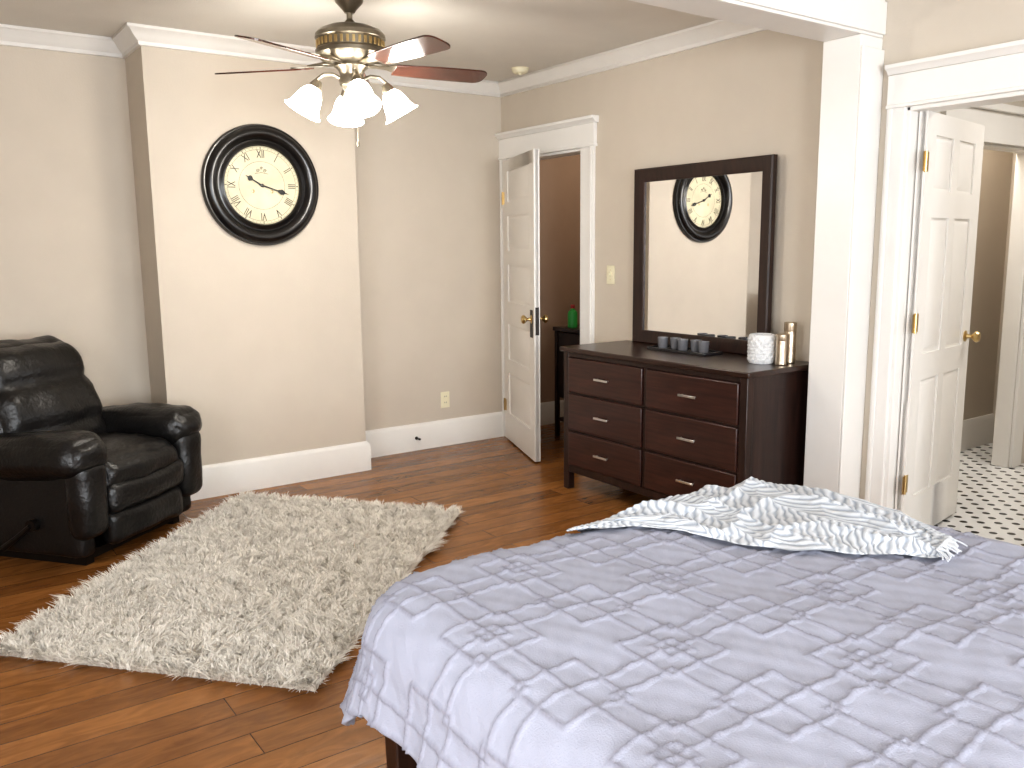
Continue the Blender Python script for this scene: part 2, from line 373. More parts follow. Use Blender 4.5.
B().lathe([(0,0),(.012,0),(.012,.004),(.005,.006),(.005,.04),(.008,.04),(.008,.050),(0,.052)],(0,0,0),Matrix.Rotation(math.pi/2,3,'X'),14).done('spring','iron',o)
o=empty('smoke_detector',(3.45,4.72,H),label='small round cream smoke detector on the ceiling',cat='smoke detector')
B().lathe([(0,-.035),(.035,-.034),(.048,-.026),(.055,-.012),(.055,-.004),(.06,0),(0,0)],seg=28).done('housing','ivory',o)
B().lathe([(0,-.042),(.012,-.041),(.014,-.034),(0,-.034)],seg=16).done('sensor_cap','ivory',o)

# ------------------------------------------------------------ wall clock
o=empty('wall_clock',(1.772,YC,1.780),rot=(math.pi/2,0,0),label='round wall clock, wide black frame, cream roman numeral face',cat='clock')
o.scale=(1.10,1.10,1.0)
B().lathe([(.20,.012),(.20,.030),(.205,.036),(.215,.034),(.222,.026),(.232,.026),(.238,.040),(.250,.054),(.268,.060),(.284,.054),(.293,.040),(.298,.034),(.304,.034),(.310,.024),(.310,.0),(.20,0)],seg=96).done('frame','black',o,sharp=50)
B().lathe([(0,.014),(.202,.014),(.202,.004),(0,.004)],seg=64).done('clock_face','facecream',o)
def txtmesh(txt,size,Mx,bm):
    cu=bpy.data.curves.new('t','FONT'); cu.body=txt; cu.size=size; cu.align_x='CENTER'; cu.align_y='CENTER'; cu.extrude=.0004
    ob=bpy.data.objects.new('t',cu); COL.objects.link(ob); dg=bpy.context.evaluated_depsgraph_get(); me=bpy.data.meshes.new_from_object(ob.evaluated_get(dg))
    me.transform(Mx); bm.from_mesh(me); bpy.data.meshes.remove(me); bpy.data.objects.remove(ob); bpy.data.curves.remove(cu)
rom=['XII','I','II','III','IIII','V','VI','VII','VIII','IX','X','XI']
for i,t in enumerate(rom):
    a=-math.radians(30*i); b=B()
    txtmesh(t,.046,Matrix.Rotation(a,4,'Z')@Matrix.Translation((0,.158,.0155))@Matrix.Diagonal((.78,1.25,1,1)),b.bm)
    b.done('numeral','ink',o,smooth=False)
b=B()
for i in range(60):
    a=math.radians(6*i); 
    Mx=Matrix.Rotation(a,4,'Z')@Matrix.Translation((0,.190,.0150))
    l=.010 if i%5==0 else .005; wd=.004 if i%5==0 else .0015
    b._add([(-wd/2,-l/2,0),(wd/2,-l/2,0),(wd/2,l/2,0),(-wd/2,l/2,0)],[(0,1,2,3)],Mx)
for rr in(.1825,.1965,.122):
    n=96; vs=[(r_*math.cos(2*math.pi*k/n),r_*math.sin(2*math.pi*k/n),.0149) for r_ in(rr-.0007,rr+.0007) for k in range(n)]
    b._add(vs,[(k,(k+1)%n,n+(k+1)%n,n+k) for k in range(n)])
b.done('minute_track','ink',o,smooth=False)
for x in(-.05,.05): B().lathe([(.004,.0148),(.008,.0148),(.009,.0165),(.006,.017),(.004,.016)],(x,-.03,0),seg=16).done('winding_hole','brass',o)
b=B()
for k,(cx,cy,r_) in enumerate([(-.018,.075,.010),(.018,.075,.010),(0,.088,.008)]):
    pts=[(cx+r_*(1-t/16)*math.cos(t*.7),cy+r_*(1-t/16)*math.sin(t*.7),.0152) for t in range(14)]
    b.tube(pts,.0011,6)
b.tube([(-.035,.06,.0152),(0,.066,.0152),(.035,.06,.0152)],.001,6)
b.done('scroll_ornament','ink',o)
def hand(name,L,ang,z,wd):
    b=B(); a=-math.radians(ang); Mx=Matrix.Rotation(a,4,'Z')@Matrix.Translation((0,0,z))
    pts=[(-wd*.5,-L*.12),(wd*.5,-L*.12),(wd*.35,L*.55),(wd*1.7,L*.70),(wd*1.3,L*.80),(wd*.4,L*.84),(0,L),(-wd*.4,L*.84),(-wd*1.3,L*.80),(-wd*1.7,L*.70),(-wd*.35,L*.55)]
    b.poly(pts,.0015,Mx); b.done(name,'ink',o)
hand('hour_hand',.100,300,.019,.009); hand('minute_hand',.150,107,.022,.008)
B().lathe([(0,.027),(.006,.026),(.009,.022),(.009,.014),(0,.014)],seg=16).done('centre_cap','black',o)

# ------------------------------------------------------------ ceiling fan
FX,FY=1.77,3.71
o=empty('ceiling_fan',(FX,FY,H),label='pewter ceiling fan with dark wood blades and lit glass shades',cat='ceiling fan')
z=lambda v:v-H
B().lathe([(0,z(2.455)),(.022,z(2.455)),(.032,z(2.47)),(.060,z(2.50)),(.068,z(2.53)),(.072,z(2.567)),(0,z(2.567))],seg=36).done('canopy','pewter',o)
B().lathe([(0,z(2.39)),(.024,z(2.39)),(.030,z(2.405)),(.022,z(2.42)),(.013,z(2.43)),(.013,z(2.47)),(0,z(2.47))],seg=20).done('downrod','pewter',o)
B().lathe([(0,z(2.41)),(.05,z(2.408)),(.10,z(2.395)),(.14,z(2.378)),(.155,z(2.362)),(.157,z(2.345)),(.148,z(2.338)),(.148,z(2.30)),(.157,z(2.292)),(.157,z(2.275)),(.135,z(2.255)),(.10,z(2.243)),(.07,z(2.238)),(0,z(2.238))],seg=56).done('motor_housing','pewter',o,sharp=25)
b=B()
for k in range(36):
    a=2*math.pi*k/36
    b.box((.150*math.cos(a),.150*math.sin(a),z(2.319)),(.006,.012,.030),Matrix.Rotation(a,3,'Z'))
b.done('vent_ribs','brass',o,bevel=.001)
B().lathe([(0,z(2.24)),(.075,z(2.24)),(.078,z(2.225)),(.060,z(2.21)),(.052,z(2.19)),(.058,z(2.165)),(.055,z(2.145)),(.035,z(2.125)),(.018,z(2.115)),(.012,z(2.10)),(.007,z(2.09)),(0,z(2.088))],seg=32).done('light_kit_body','pewter',o)
for k in range(5):
    ang=math.radians(-10.4+72*k)
    R=Matrix.Rotation(ang,4,'Z')@Matrix.Translation((0,0,z(2.228)))@Matrix.Rotation(math.radians(-13),4,'X')
    n=14; pts=[]
    x0,x1=.20,.655
    def wdt(t): return .052+.016*math.sin(min(1,t*1.1)*math.pi*.55)
    top=[(x0+(x1-.05-x0)*i/n,wdt(i/n)) for i in range(n+1)]
    tip=[(x1-.05+.05*math.sin(a),wdt(1)*(math.cos(a)**.6 if math.cos(a)>0 else 0)) for a in [math.pi/2*j/8 for j in range(1,8)]]
    up_=top+tip+[(x1,0)]; pts=up_+[(x,-y) for x,y in up_[::-1][1:]]
    bl=B().poly(pts,.007,None).done('fan_blade','walnut',o,bevel=.0015)
    bl.matrix_local=R
    br=B(); br.poly([(.06,.016),(.12,.012),(.17,.020),(.205,.040),(.26,.044),(.285,.018),(.285,-.018),(.26,-.044),(.205,-.040),(.17,-.020),(.12,-.012),(.06,-.016)],.006,Matrix.Translation((0,0,.007)))
    br.tube([(.06,0,.014),(.13,0,.016),(.21,0,.010)],[.012,.010,.006],8)
    bk=br.done('blade_bracket','pewter',o); bk.matrix_local=R
for k in range(4):
    ang=math.radians(-16.5+90*k)
    ca,sa=math.cos(ang),math.sin(ang)
    P=lambda r,zz:(r*ca,r*sa,z(zz))
    arm=B().tube([P(.04,2.17),P(.085,2.190),P(.125,2.188),P(.155,2.165),P(.162,2.145)],.008,10)
    tilt=Matrix.Rotation(ang,3,'Z')@Matrix.Rotation(math.radians(-30),3,'Y')
    arm.lathe([(0,.03),(.018,.03),(.026,.012),(.030,-.006),(.026,-.010),(0,-.010)],P(.164,2.132),tilt,20)
    arm.done('lamp_arm','pewter',o)
    pr=[(.028,0),(.038,-.010),(.050,-.032),(.058,-.058),(.063,-.082),(.072,-.102),(.086,-.116)]
    pi=[(r-.003,zz) for r,zz in pr[::-1]]
    sh=B().lathe(pr+pi,P(.167,2.126),tilt,40); sh.done('lamp_shade','shade',o,sharp=80)
    c=Vector(P(.167,2.126))+tilt@Vector((0,0,-.06))
    B().lathe([(0,.045),(.014,.04),(.014,.02),(.024,.0),(.027,-.018),(.018,-.036),(0,-.042)],c,tilt,20).done('light_bulb','bulb',o)
B().tube([(.01,-.02,z(2.13)),(.01,-.022,z(2.0)),(.01,-.022,z(1.90))],.0012,6).done('pull_chain','pewter',o)
B().lathe([(0,.015),(.004,.012),(.006,0),(.004,-.012),(0,-.015)],(.01,-.022,z(1.89)),None,12).done('chain_bob','pewter',o)

# ------------------------------------------------------------ dresser
DX,DY0,DY1,DZ=3.125,2.53,3.866,.845
DW=DY1-DY0; DD=XR-.03-DX
o=empty('dresser',(DX,DY0,0),label='dark espresso six-drawer wooden dresser against the beige wall',cat='dresser')
b=B(); zt=DZ-.028
b.bb(.012,DD,.012,DW-.012,.105,zt)
b.done('body','espresso_side',o,bevel=.003)
b=B()
for y in(.0,DW-.045): b.bb(.0,.045,y,y+.045,.0,zt)
for y in(.0,DW-.045): b.bb(DD-.045,DD,y,y+.045,.0,zt)
b.bb(.004,.03,.045,DW-.045,.105,.15); b.bb(.004,.03,.045,DW-.045,zt-.028,zt); b.bb(.004,.03,DW*.5-.012,DW*.5+.012,.14,zt-.02)
for zz in(.358,.582): b.bb(.004,.03,.04,DW-.04,zz-.006,zz+.006)
b.done('frame','espresso_side',o,bevel=.003)
B().bb(-.018,DD+.004,-.018,DW+.018,zt,DZ).done('top','espresso',o,bevel=.006,seg=3)
rows=[(.152,.352),(.364,.576),(.588,zt-.03)]
for ci,(ya,yb) in enumerate([(.050,DW*.5-.016),(DW*.5+.016,DW-.050)]):
    for (za,zb) in rows:
        yc=(ya+yb)/2; zc=(za+zb)/2
        dr=B(); dr.box((0,0,0),(.022,yb-ya,zb-za)); d=dr.done('drawer','drawer',o,bevel=.006,seg=3,loc=(.004,yc,zc))
        hd=B(); 
        for s_ in(-.042,.042): hd.tube([(-.010,s_,0),(-.030,s_,0)],.005,8)
        hd.box((-.030,0,0),(.008,.112,.012)); hd.done('drawer_handle','nickel',d,bevel=.003)

o=empty('dresser_mirror',(XR-.034,3.30,DZ),label='rectangular mirror in dark espresso frame standing on the dresser',cat='mirror')
mw=.99; mh=1.86-DZ; fw=.076
b=B()
def frame(b,w,h,fw,prof):
    n=len(prof); vs=[]
    for (sy,sz) in((-1,0),(1,0),(1,1),(-1,1)):
        for d,t in prof:
            vs.append((-t, sy*(w/2-d), (d if sz==0 else h-d)))
    fs=[]
    for k in range(4):
        k2=(k+1)%4
        for i in range(n): i2=(i+1)%n; fs.append((k*n+i,k2*n+i,k2*n+i2,k*n+i2))
    b._add(vs,fs)
frame(b,mw,mh,fw,[(0,0),(0,.030),(.008,.036),(.05,.026),(fw-.008,.022),(fw,.016),(fw,0)])
b.done('mirror_frame','espresso_side',o,sharp=30)
b=B(); b._add([(-.010,-mw/2+fw-.01,fw-.01),(-.010,mw/2-fw+.01,fw-.01),(-.010,mw/2-fw+.01,mh-fw+.01),(-.010,-mw/2+fw-.01,mh-fw+.01)],[(0,1,2,3)])
b.done('mirror_glass','mirror',o,smooth=False)
b=B(); iw=mw/2-fw; b.bb(-.006,0,-iw,iw,fw,mh-fw); b.done('backing_board','iron',o)

TY=3.25
o=empty('tray',(3.47,TY,DZ),label='dark rectangular tray holding glass candle cups on the dresser',cat='tray')
b=B(); b.bb(-.07,.07,-.21,.21,.0,.008)
for s_ in(-1,1): b.bb(-.07,.07,s_*.21-.004,s_*.21+.004,0,.016); b.bb(s_*.07-.004,s_*.07+.004,-.21,.21,0,.016)
b.done('tray_body','tray',o,bevel=.002)
def cup(i,x,y):
    o=empty('candle_cup',(x,y,DZ+.0085),label='small smoked glass candle cup on the dark tray',cat='candle holder',group='candle cups on the dresser tray')
    B().lathe([(0,0),(.024,0),(.027,.004),(.030,.060),(.028,.060),(.025,.01),(0,.008)],seg=28).done('glass_cup','smoke',o)
    B().lathe([(0,.01),(.0245,.01),(.026,.038),(0,.039)],seg=24).done('candle','ivory',o)
for i in range(5): cup(i,3.47+(.012 if i%2 else -.01),TY+.15-i*.075)
o=empty('ceramic_jar',(3.43,2.700,DZ),label='white textured ceramic jar on the dresser',cat='jar')
b=B(); b.lathe([(0,0),(.058,0),(.063,.006),(.065,.02),(.065,.125),(.062,.138),(.055,.142),(.052,.140),(.052,.02),(0,.015)],seg=48); b.done('jar_body','jar',o)
b=B(); 
for k in range(14):
    for j in range(7):
        a=2*math.pi*(k+.5*(j%2))/14; zz=.02+j*.0165
        R=Matrix.Rotation(a,3,'Z'); b.lathe([(.008,0),(.005,.003),(0,.004)],(.065*math.cos(a),.065*math.sin(a),zz),R@Matrix.Rotation(math.pi/2,3,'Y'),8)
b.done('raised_pattern','jar',o)
for (x,y,h,r) in [(3.44,2.590,.150,.028),(3.53,2.612,.200,.030)]:
    o=empty('canister',(x,y,DZ),label='tall champagne metallic canister beside the white jar' if h>.18 else 'short champagne metallic canister beside the white jar',cat='canister')
    B().lathe([(0,0),(r-.003,0),(r,.004),(r,h*.78),(r-.002,h*.785),(0,h*.785)],seg=32).done('canister_body','champagne',o)
    B().lathe([(0,h*.785),(r-.001,h*.785),(r,h*.80),(r,h-.004),(r-.004,h),(0,h)],seg=32).done('lid','champagne',o)

o=empty('closet_stand',(3.95,4.55,0),label='dark wooden stand inside the closet doorway',cat='stand')
b=B(); b.bb(0,.42,0,.47,.80,.83); b.done('stand_top','espresso',o,bevel=.004)
for x in(.01,.38):
    for y in(.01,.43): B().bb(x,x+.03,y,y+.03,0,.80).done('leg','espresso_side',o,bevel=.003)
b=B(); b.bb(.02,.40,.02,.45,.30,.79); b.done('body','espresso_side',o,bevel=.003)
b=B(); b.bb(.02,.40,.02,.45,.12,.14); b.done('shelf','espresso_side',o,bevel=.003)
o=empty('plastic_bottle',(4.02,4.87,.83),label='green plastic bottle with red cap on the closet stand',cat='bottle')
B().lathe([(0,0),(.032,0),(.036,.005),(.036,.10),(.03,.12),(.015,.13),(.014,.14),(0,.14)],seg=24).done('bottle_body','green',o)
B().lathe([(0,.14),(.016,.14),(.016,.163),(.012,.167),(0,.167)],seg=16).done('cap','red',o)

# ------------------------------------------------------------ recliner
ang=math.atan2(-.78,.62)
o=empty('recliner',(.655,4.62,0),rz=ang,label='black leather recliner armchair with padded arms and side lever',cat='armchair')
def wr(amp,f,seed=0):
    def fn(W,p):
        n=noise.noise(Vector((W.x*f+seed,W.y*f,W.z*f)))
        return W*(1)+Vector((p[0],p[1],p[2])).normalized()*amp*n
    return fn
b=B()
for s_ in(-1,1): b.rbox((-.02,s_*.345,.27),(.74,.10,.44),.035,n=10,fn=wr(.006,9))
b.rbox((-.33,0,.30),(.12,.62,.48),.04,n=10)
b.done('base','leather_dull',o,sharp=80)
b=B(); b.bb(-.34,.30,-.30,.30,.02,.06); b.bb(-.34,.30,-.33,-.28,0,.05); b.bb(-.34,.30,.28,.33,0,.05); b.done('floor_frame','iron',o)
for s_ in(-1,1):
    b=B()
    def armfn(W,p,s_=s_):
        n=noise.noise(Vector((W.x*7+s_*5,W.y*9,W.z*9))); n+=.5*noise.noise(Vector((W.x*22+s_*5,W.y*22,W.z*22)))
        k=1+.12*math.sin((p[0]+.2)*2.2)
        W2=Vector((W.x,W.y*k,W.z*k+.02*p[0]))
        return W2+Vector(p).normalized()*.014*n
    b.rbox((.0,s_*.350,.505),(.82,.235,.165),.078,n=24,fn=armfn,bulge=(.02,0,.016))
    b.rbox((.355,s_*.345,.32),(.13,.17,.36),.06,n=14,fn=wr(.012,9,3))
    b.done('armrest','leather',o,sharp=80)
def seatfn(W,p):
    n=noise.noise(Vector((W.x*8+1,W.y*8,W.z*8)))+.5*noise.noise(Vector((W.x*20,W.y*20,W.z*20)))
    return W+Vector(p).normalized()*.014*n
b=B(); b.rbox((.10,0,.395),(.60,.53,.16),.065,n=24,fn=seatfn,bulge=(.02,0,.035)); b.done('seat_cushion','leather',o,sharp=80)
b=B(); b.rbox((.365,0,.30),(.11,.52,.15),.045,n=14,fn=wr(.012,9,7),bulge=(.02,0,0)); b.rbox((.355,0,.155),(.10,.52,.17),.045,n=14,fn=wr(.012,9,9),bulge=(.02,0,0)); b.done('footrest','leather',o,sharp=80)
Rb=Matrix.Rotation(math.radians(-20),3,'Y')
b=B()
def backfn(W,p):
    n=noise.noise(Vector((W.x*6,W.y*6,W.z*6)))+.5*noise.noise(Vector((W.x*16,W.y*16,W.z*16)))
    t=p[2]
    W2=Vector((W.x,W.y*(1-.16*max(0,t)**2),W.z))
    seam=math.exp(-((W.z-.09)/.03)**2)+.8*math.exp(-((W.z+.14)/.03)**2)
    if p[0]>0: W2.x-=.030*seam
    return W2+Vector(p).normalized()*.016*n
b.rbox((-.235,0,.660),(.24,.68,.65),.11,Rb,n=32,fn=backfn,bulge=(.055,0,.02))
b.done('backrest','leather',o,sharp=80)
b=B(); b.tube([(.10,-.39,.20),(.10,-.425,.20)],.028,16); b.tube([(.10,-.425,.20),(.02,-.43,.14),(-.06,-.43,.085)],[.012,.012,.016],10); b.done('recline_lever','iron',o)

# ------------------------------------------------------------ rug
rc=[Vector((1.50,4.80)),Vector((2.35,3.79)),Vector((.97,2.47)),Vector((.13,3.42))]
cen=sum(rc,Vector((0,0)))/4
def rugpt(u,v):
    return rc[0]*(1-u)*(1-v)+rc[1]*u*(1-v)+rc[2]*u*v+rc[3]*(1-u)*v
o=empty('shag_rug',(cen.x,cen.y,0),label='cream shaggy pile rug lying on the wooden floor',cat='rug')
b=B(); vs=[(*(rugpt(.01+u*.98,.01+v*.98)-cen),zz) for zz in(.001,.012) for u,v in((0,0),(1,0),(1,1),(0,1))]
b._add(vs,[(3,2,1,0),(4,5,6,7),(0,1,5,4),(1,2,6,5),(2,3,7,6),(3,0,4,7)]); b.done('backing','rug',o)
NT=100000
u=rng.random(NT);v=rng.random(NT)
R0=np.array([[*p] for p in rc])-np.array([cen.x,cen.y])
pts=(R0[0]*((1-u)*(1-v))[:,None]+R0[1]*(u*(1-v))[:,None]+R0[2]*(u*v)[:,None]+R0[3]*((1-u)*v)[:,None])
NCL=3200
cc=pts[rng.integers(0,NT,NCL)]; cl=rng.normal(0,.012,(NCL,2)); ct=rng.normal(0,.10,NCL)
ci=np.empty(NT,int)
for s0 in range(0,NT,5000):
    dd=((pts[s0:s0+5000,None,:]-cc[None])**2).sum(-1); ci[s0:s0+5000]=dd.argmin(1)
big=np.sin(pts[:,0]*9+3*np.sin(pts[:,1]*4))*np.cos(pts[:,1]*8+2*np.sin(pts[:,0]*5))
la=cl[ci]+(cc[ci]-pts)*.30+rng.normal(0,.010,(NT,2))+np.stack([big,-big*.6],1)*.010
edge=np.stack([np.where(u<.02,-1,0)+np.where(u>.98,1,0),np.where(v<.02,-1,0)+np.where(v>.98,1,0)],1)
eu=(R0[1]-R0[0]);eu/=np.linalg.norm(eu);ev=(R0[3]-R0[0]);ev/=np.linalg.norm(ev)
la+= (edge[:,0:1]*eu+edge[:,1:2]*ev)*(rng.random(NT)*.03)[:,None]
hh=rng.uniform(.024,.042,NT)
wv=rng.random(NT)*2*np.pi; wd=np.stack([np.cos(wv),np.sin(wv)],1)*.0019
fr=[0,.45,.8,1]; wk=[1,1,.8,.25]
V=np.zeros((NT,8,3))
for i,(f_,k_) in enumerate(zip(fr,wk)):
    c_=pts+la*(f_**1.6)*1.3
    zz=.010+hh*(f_-.12*f_**3)
    V[:,2*i,:2]=c_-wd*k_; V[:,2*i+1,:2]=c_+wd*k_; V[:,2*i,2]=zz; V[:,2*i+1,2]=zz
V=V.reshape(-1,3)
base_=np.arange(NT)[:,None]*8
F=np.concatenate([base_+np.array([2*i,2*i+1,2*i+3,2*i+2]) for i in range(3)],1).reshape(-1,4)
def npmesh(name,V,F,attr=None,an=None,smooth=True):
    me=bpy.data.meshes.new(name); me.vertices.add(len(V)); me.vertices.foreach_set('co',V.astype(np.float32).ravel())
    me.loops.add(F.size); me.loops.foreach_set('vertex_index',F.astype(np.int32).ravel())
    me.polygons.add(len(F)); me.polygons.foreach_set('loop_start',np.arange(0,F.size,4,dtype=np.int32)); me.polygons.foreach_set('loop_total',np.full(len(F),4,dtype=np.int32))
    me.update(calc_edges=True); me.validate()
    if attr is not None:
        a=me.attributes.new(an,'FLOAT','POINT'); a.data.foreach_set('value',attr.astype(np.float32).ravel())
    if smooth: me.shade_smooth()
    ob=bpy.data.objects.new(name,me); COL.objects.link(ob); return ob
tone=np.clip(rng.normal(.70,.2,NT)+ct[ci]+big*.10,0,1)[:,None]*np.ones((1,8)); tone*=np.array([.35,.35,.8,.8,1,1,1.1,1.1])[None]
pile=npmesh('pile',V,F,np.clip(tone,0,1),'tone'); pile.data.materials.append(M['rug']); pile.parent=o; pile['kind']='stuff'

# ------------------------------------------------------------ bed
CX0,CX1,CY0,CY1=.87,2.20,-.45,1.67; CR_=.12; TOP=.665; RR=.13; LD=.215
bx=(CX0+CX1)/2; by=(CY0+CY1)/2
o=empty('bed',(bx,by,0),label='dark wooden bed frame with mattress under a grey comforter',cat='bed')
hx=(CX1-CX0)/2+.035; hy=(CY1-CY0)/2+.035
b=B(); b.rbox((0,0,.53),(2*hx,2*hy,.19),.06,n=10); b.done('mattress','mattress',o)
b=B()
for s_ in(-1,1): b.bb(s_*hx-.015,s_*hx+.015,-hy,hy,.35,.44)
b.bb(-hx,hx,hy-.015,hy+.015,.35,.44); b.bb(-hx,hx,-hy-.015,-hy+.015,.35,.44); b.bb(-hx,hx,-hy,hy,.39,.43)
b.done('side_rail','espresso',o,bevel=.004)
for sx in(-1,1):
    for sy in(-1,1):
        b=B(); b._add([(-.024,-.024,0),(.024,-.024,0),(.024,.024,0),(-.024,.024,0),(-.034,-.034,.42),(.034,-.034,.42),(.034,.034,.42),(-.034,.034,.42)],[(3,2,1,0),(4,5,6,7),(0,1,5,4),(1,2,6,5),(2,3,7,6),(3,0,4,7)])
        b.done('leg','espresso_side',o,bevel=.004,loc=(sx*(hx-.03),sy*(hy-.03),0))
def vnoise(x,y,s,seed=0):
    return (np.sin(x*s*1.7+y*s*.9+seed)+np.sin(y*s*1.3-x*s*.7+1.7*seed+1)+np.sin((x+y)*s*.55+2.1*seed+2)*1.2+np.sin(x*s*2.9-y*s*2.3+seed*3)*.6)/3.8
def top_z(x,y): return TOP+.010*vnoise(x,y,4,1)+.006*vnoise(x,y,11,2)
ST=.0046
ga=np.arange(CX0-RR*1.57-LD-.1,CX1+RR*1.57+LD+.1,ST); gb=np.arange(CY0-.3,CY1+RR*1.57+LD+.1,ST)
Aa,Bb=np.meshgrid(ga,gb,indexing='ij')
def sdf(x,y):
    cx=(CX0+CX1)/2; hx_=(CX1-CX0)/2
    cy=(CY1-6)/2; hy_=(CY1+6)/2
    qx=np.abs(x-cx)-(hx_-CR_); qy=np.abs(y-cy)-(hy_-CR_)
    ox=np.maximum(qx,0); oy=np.maximum(qy,0); l=np.hypot(ox,oy)
    d=l+np.minimum(np.maximum(qx,qy),0)-CR_
    gx=np.where(l>1e-9,ox/np.maximum(l,1e-9),np.where(qx>qy,1,0))*np.sign(x-cx)
    gy=np.where(l>1e-9,oy/np.maximum(l,1e-9),np.where(qx>qy,0,1))*np.sign(y-cy)
    return d,gx,gy
E,GX,GY=sdf(Aa,Bb)
# the free corners of the cloth hang lower than its straight hems
EM=RR*1.57+LD-.12+.12*np.abs(2*GX*GY)**1.2
def pattern(a,b):
    wob=.0045*vnoise(a,b,45,3)+.002*vnoise(a,b,160,9)
    A_=.175; B_=.175
    a2=(a+b)/math.sqrt(2)+.02; b2=(b-a)/math.sqrt(2)+.04
    fx=np.abs(((a2+wob)/A_+1)%2-1); fy=np.abs(((b2+wob*.8)/B_+1)%2-1)
    g=1/math.hypot(1/A_,1/B_)
    d=fx+fy; e1=(1-fx)+fy; e2=fx+(1-fy)
    s=.0048
    r=np.zeros_like(a)
    for q,vv in((d,1.0),(d,.56),(e1,.58),(e2,.58),(e1,.22)):
        r=np.maximum(r,np.exp(-((q-vv)*g/s)**2))
    frag=.66+.34*np.sin(a*330+2*np.sin(b*170))*np.sin(b*310+2*np.sin(a*190))
    return r*frag
T=pattern(Aa,Bb)
Ec=np.minimum(E,EM); over=E-Ec
Px=Aa-GX*np.maximum(E,0); Py=Bb-GY*np.maximum(E,0)
e=np.maximum(Ec,0); phi=np.minimum(e/RR,np.pi/2)
out=RR*np.sin(phi); down=RR*(1-np.cos(phi)); rest=np.maximum(e-RR*np.pi/2,0)
per=Px*1.0-Py*1.0+np.arctan2(GY,GX)*.35
fold=np.sin(per*17+1.3)*.6+np.sin(per*29)*.4
out=out+rest*.30+fold*.026*np.clip(rest/.2,0,1)
down=down+rest*.95
Zb=top_z(Px,Py)-down
nx=GX*np.sin(phi); ny=GY*np.sin(phi); nzz=np.cos(phi)
disp=T*.0080+.0022*vnoise(Aa,Bb,60,7)
X=Px+GX*out+nx*disp; Y=Py+GY*out+ny*disp; Z=Zb+nzz*disp
Vc=np.stack([X,Y,Z],-1).reshape(-1,3); na,nb=Aa.shape
ii,jj=np.meshgrid(np.arange(na-1),np.arange(nb-1),indexing='ij'); id0=ii*nb+jj
Fc=np.stack([id0,id0+nb,id0+nb+1,id0+1],-1).reshape(-1,4)
ov=over.reshape(-1); keep=(ov[Fc]>ST*.8).sum(1)<1
Fc=Fc[keep]; used=np.unique(Fc); rem=-np.ones(len(Vc),int); rem[used]=np.arange(len(used)); Fc=rem[Fc]
cm=npmesh('comforter',Vc[used],Fc,T.reshape(-1)[used],'tuft'); cm.data.materials.append(M['comf'])
tag(cm,'lavender grey tufted comforter with diamond pattern draped over bed','comforter')
sm=cm.modifiers.new('sol','SOLIDIFY'); sm.thickness=.012; sm.offset=-1

# throw blanket
outer=[(1.41,1.73),(1.56,1.78),(1.74,1.79),(1.96,1.79),(2.12,1.76),(2.21,1.66),(2.22,1.45),(2.20,1.24),(2.10,1.04)]
inner=[(1.39,1.69),(1.50,1.65),(1.60,1.56),(1.65,1.44),(1.70,1.33),(1.78,1.23),(1.86,1.14),(1.93,1.07),(1.98,1.01)]
def interp(pl,t):
    pl=np.array(pl); n=len(pl)-1; x=np.clip(t*n,0,n-1e-6); i=x.astype(int); f=x-i
    p0=pl[np.maximum(i-1,0)];p1=pl[i];p2=pl[i+1];p3=pl[np.minimum(i+2,n)]; f=f[...,None]
    return .5*((2*p1)+(-p0+p2)*f+(2*p0-5*p1+4*p2-p3)*f**2+(-p0+3*p1-3*p2+p3)*f**3)
ns,ntt=760,260
s_,t_=np.meshgrid(np.linspace(0,1,ns),np.linspace(0,1,ntt),indexing='ij')
PO=interp(outer,s_);PI=interp(inner,s_)
XY=PI*(1-t_[...,None])+PO*t_[...,None]
wid=np.linalg.norm(PO-PI,axis=-1)
XY[...,0]+=.014*vnoise(s_*3,t_*2,6,4)+.008*vnoise(s_*3,t_*2,19,5); XY[...,1]+=.014*vnoise(s_*3,t_*2,6,8)+.008*vnoise(s_*3,t_*2,19,2)
E2,gx2,gy2=sdf(XY[...,0],XY[...,1]); ee=np.clip(E2,0,RR*.95)
zbase=top_z(XY[...,0],XY[...,1])-(RR-np.sqrt(RR*RR-ee*ee))
g1=t_*8+2.2*np.sin(s_*6)+.9*np.sin(s_*15+2)
g2=t_*10-2.5*np.sin(s_*5+1)+s_*10
f1=(1-np.abs(np.sin(g1)))**1.3; f2=(1-np.abs(np.sin(g2)))**1.5; f3=1-np.abs(np.sin(s_*21+t_*5+2*np.sin(t_*4)))
edge=np.clip(np.minimum(t_,1-t_)*12,0,1)**.6*np.clip(np.minimum(s_+.02,1-s_+.02)*14,0,1)**.5
amp=np.clip(wid/.3,.35,1.0)
hgt=.012+edge*amp*(.001+.015*f1+.013*f2+.006*f3**2)
# yarn ribs: lengthwise in one folded layer, crosswise in the next
lay=np.sin(g2)>.15
wa=t_*150*amp+2*np.sin(s_*7); wb=s_*330+6*t_
wv2=np.where(lay,wa,wb)
rib=.0014*np.sin(wv2)
Zt=zbase+hgt+rib*edge+.002
stripe=np.clip(.5-.5*np.sin(wv2),0,1)**1.6*.9
Vt=np.stack([XY[...,0],XY[...,1],Zt],-1).reshape(-1,3)
ii,jj=np.meshgrid(np.arange(ns-1),np.arange(ntt-1),indexing='ij'); id0=ii*ntt+jj
Ft=np.stack([id0,id0+ntt,id0+ntt+1,id0+1],-1).reshape(-1,4)
o=empty('throw_blanket',(0,0,0),label='white and grey ribbed knit throw bunched on the comforter',cat='blanket')
tb=npmesh('knit_cloth',Vt,Ft,stripe.reshape(-1),'stripe'); tb.data.materials.append(M['throwm']); tb.parent=o
b=B()
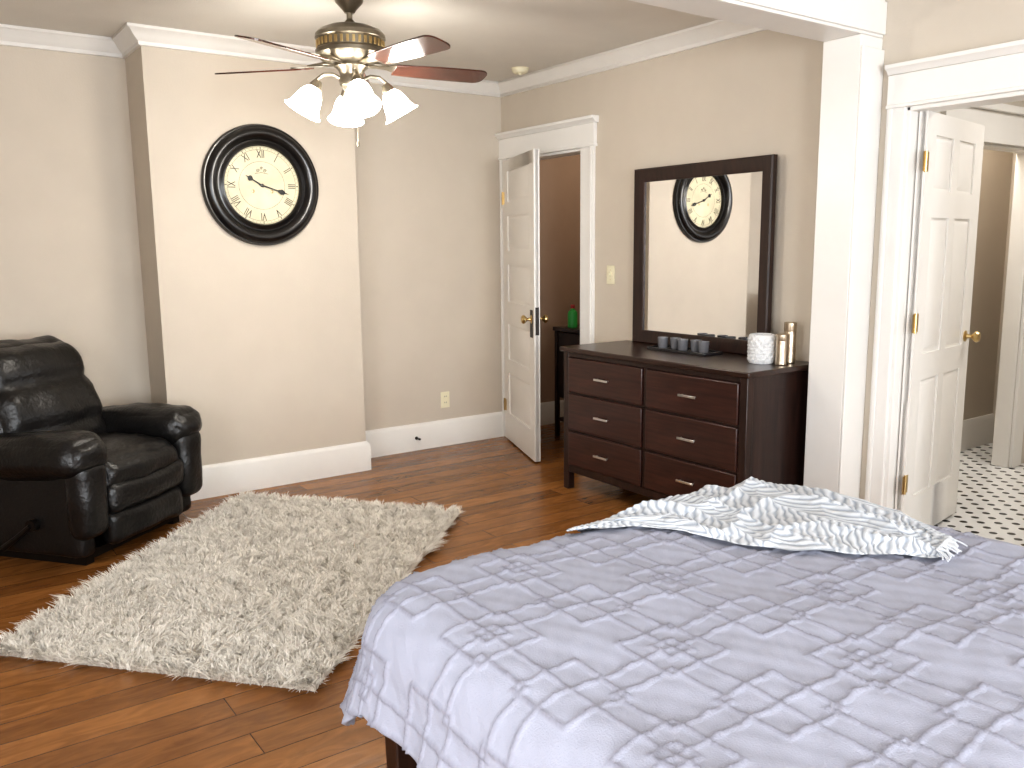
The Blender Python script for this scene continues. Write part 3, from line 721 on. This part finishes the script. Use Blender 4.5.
for k in range(26):
    t=k/25; p=np.array(inner[-1])*(1-t)+np.array(outer[-1])*t
    q=p+np.array([random.uniform(-.03,.02)-.01,-.018+random.uniform(-.018,.018)])
    zz=TOP+.018
    b.tube([(p[0],p[1]+.012,zz+.006),((p[0]+q[0])/2,(p[1]+q[1])/2,zz+.001),(q[0],q[1],zz-.004)],[.0028,.0024,.002],5)
b.done('fringe','fringe',o,sharp=80)

# ------------------------------------------------------------ lights
def area(name,loc,rot,sx,sy,pw,col):
    l=bpy.data.lights.new(name,'AREA'); l.shape='RECTANGLE'; l.size=sx; l.size_y=sy; l.energy=pw; l.color=col
    ob=bpy.data.objects.new(name,l); COL.objects.link(ob); ob.location=loc; ob.rotation_euler=rot; return ob
hp=math.pi/2
area('window_daylight',(-.2,YN-.10,1.45),(hp,0,0),1.3,1.35,118,(.93,.965,1))
area('window_daylight',(1.9,YN-.10,1.45),(hp,0,0),1.5,1.35,108,(.91,.955,1))
area('window_daylight',(XL-.1,.9,1.45),(hp,0,-hp),1.3,1.35,60,(.95,.975,1))  # added side source with its own made-up window, lights floor and bed
area('bath_fill',(4.9,1.3,H-.05),(0,0,0),.9,.9,24,(1,.97,.93))  # added unseen fill to brighten the bath, not a known fixture
area('hall_fill',(5.3,2.76,H-.05),(0,0,0),.4,.2,13,(1,.95,.88))  # added unseen fill that lightens the wall beyond the bath doorway
def pl(name,loc,e,c,r):
    l=bpy.data.lights.new(name,'POINT'); l.energy=e; l.color=c; l.shadow_soft_size=r
    ob=bpy.data.objects.new(name,l); COL.objects.link(ob); ob.location=loc
pl('fan_lamp',(FX,FY,1.90),17,(1,.93,.82),.12)
pl('closet_fill',(4.6,4.5,2.3),9,(1,.92,.8),.08)  # added fill that lifts the closet interior; no fixture there
W=bpy.data.worlds.new('World'); S.world=W; W.use_nodes=True; W.node_tree.nodes['Background'].inputs[0].default_value=(.75,.85,1,1); W.node_tree.nodes['Background'].inputs[1].default_value=1.5

# ------------------------------------------------------------ camera
f,p,r,yw,h=858.786,math.radians(9.085),math.radians(-.534),math.radians(35.46),1.42
fwv=Vector((math.sin(yw)*math.cos(p),math.cos(yw)*math.cos(p),-math.sin(p))); rt=Vector((math.cos(yw),-math.sin(yw),0)); up=rt.cross(fwv)
rt2=rt*math.cos(r)+up*math.sin(r); up2=up*math.cos(r)-rt*math.sin(r)
cam=bpy.data.cameras.new('camera'); co=bpy.data.objects.new('camera',cam); COL.objects.link(co)
Mx=Matrix((( rt2.x,up2.x,-fwv.x,0),(rt2.y,up2.y,-fwv.y,0),(rt2.z,up2.z,-fwv.z,h),(0,0,0,1)))
co.matrix_world=Mx; cam.sensor_width=36; cam.lens=f/1024*36; cam.clip_start=.02
S.camera=co
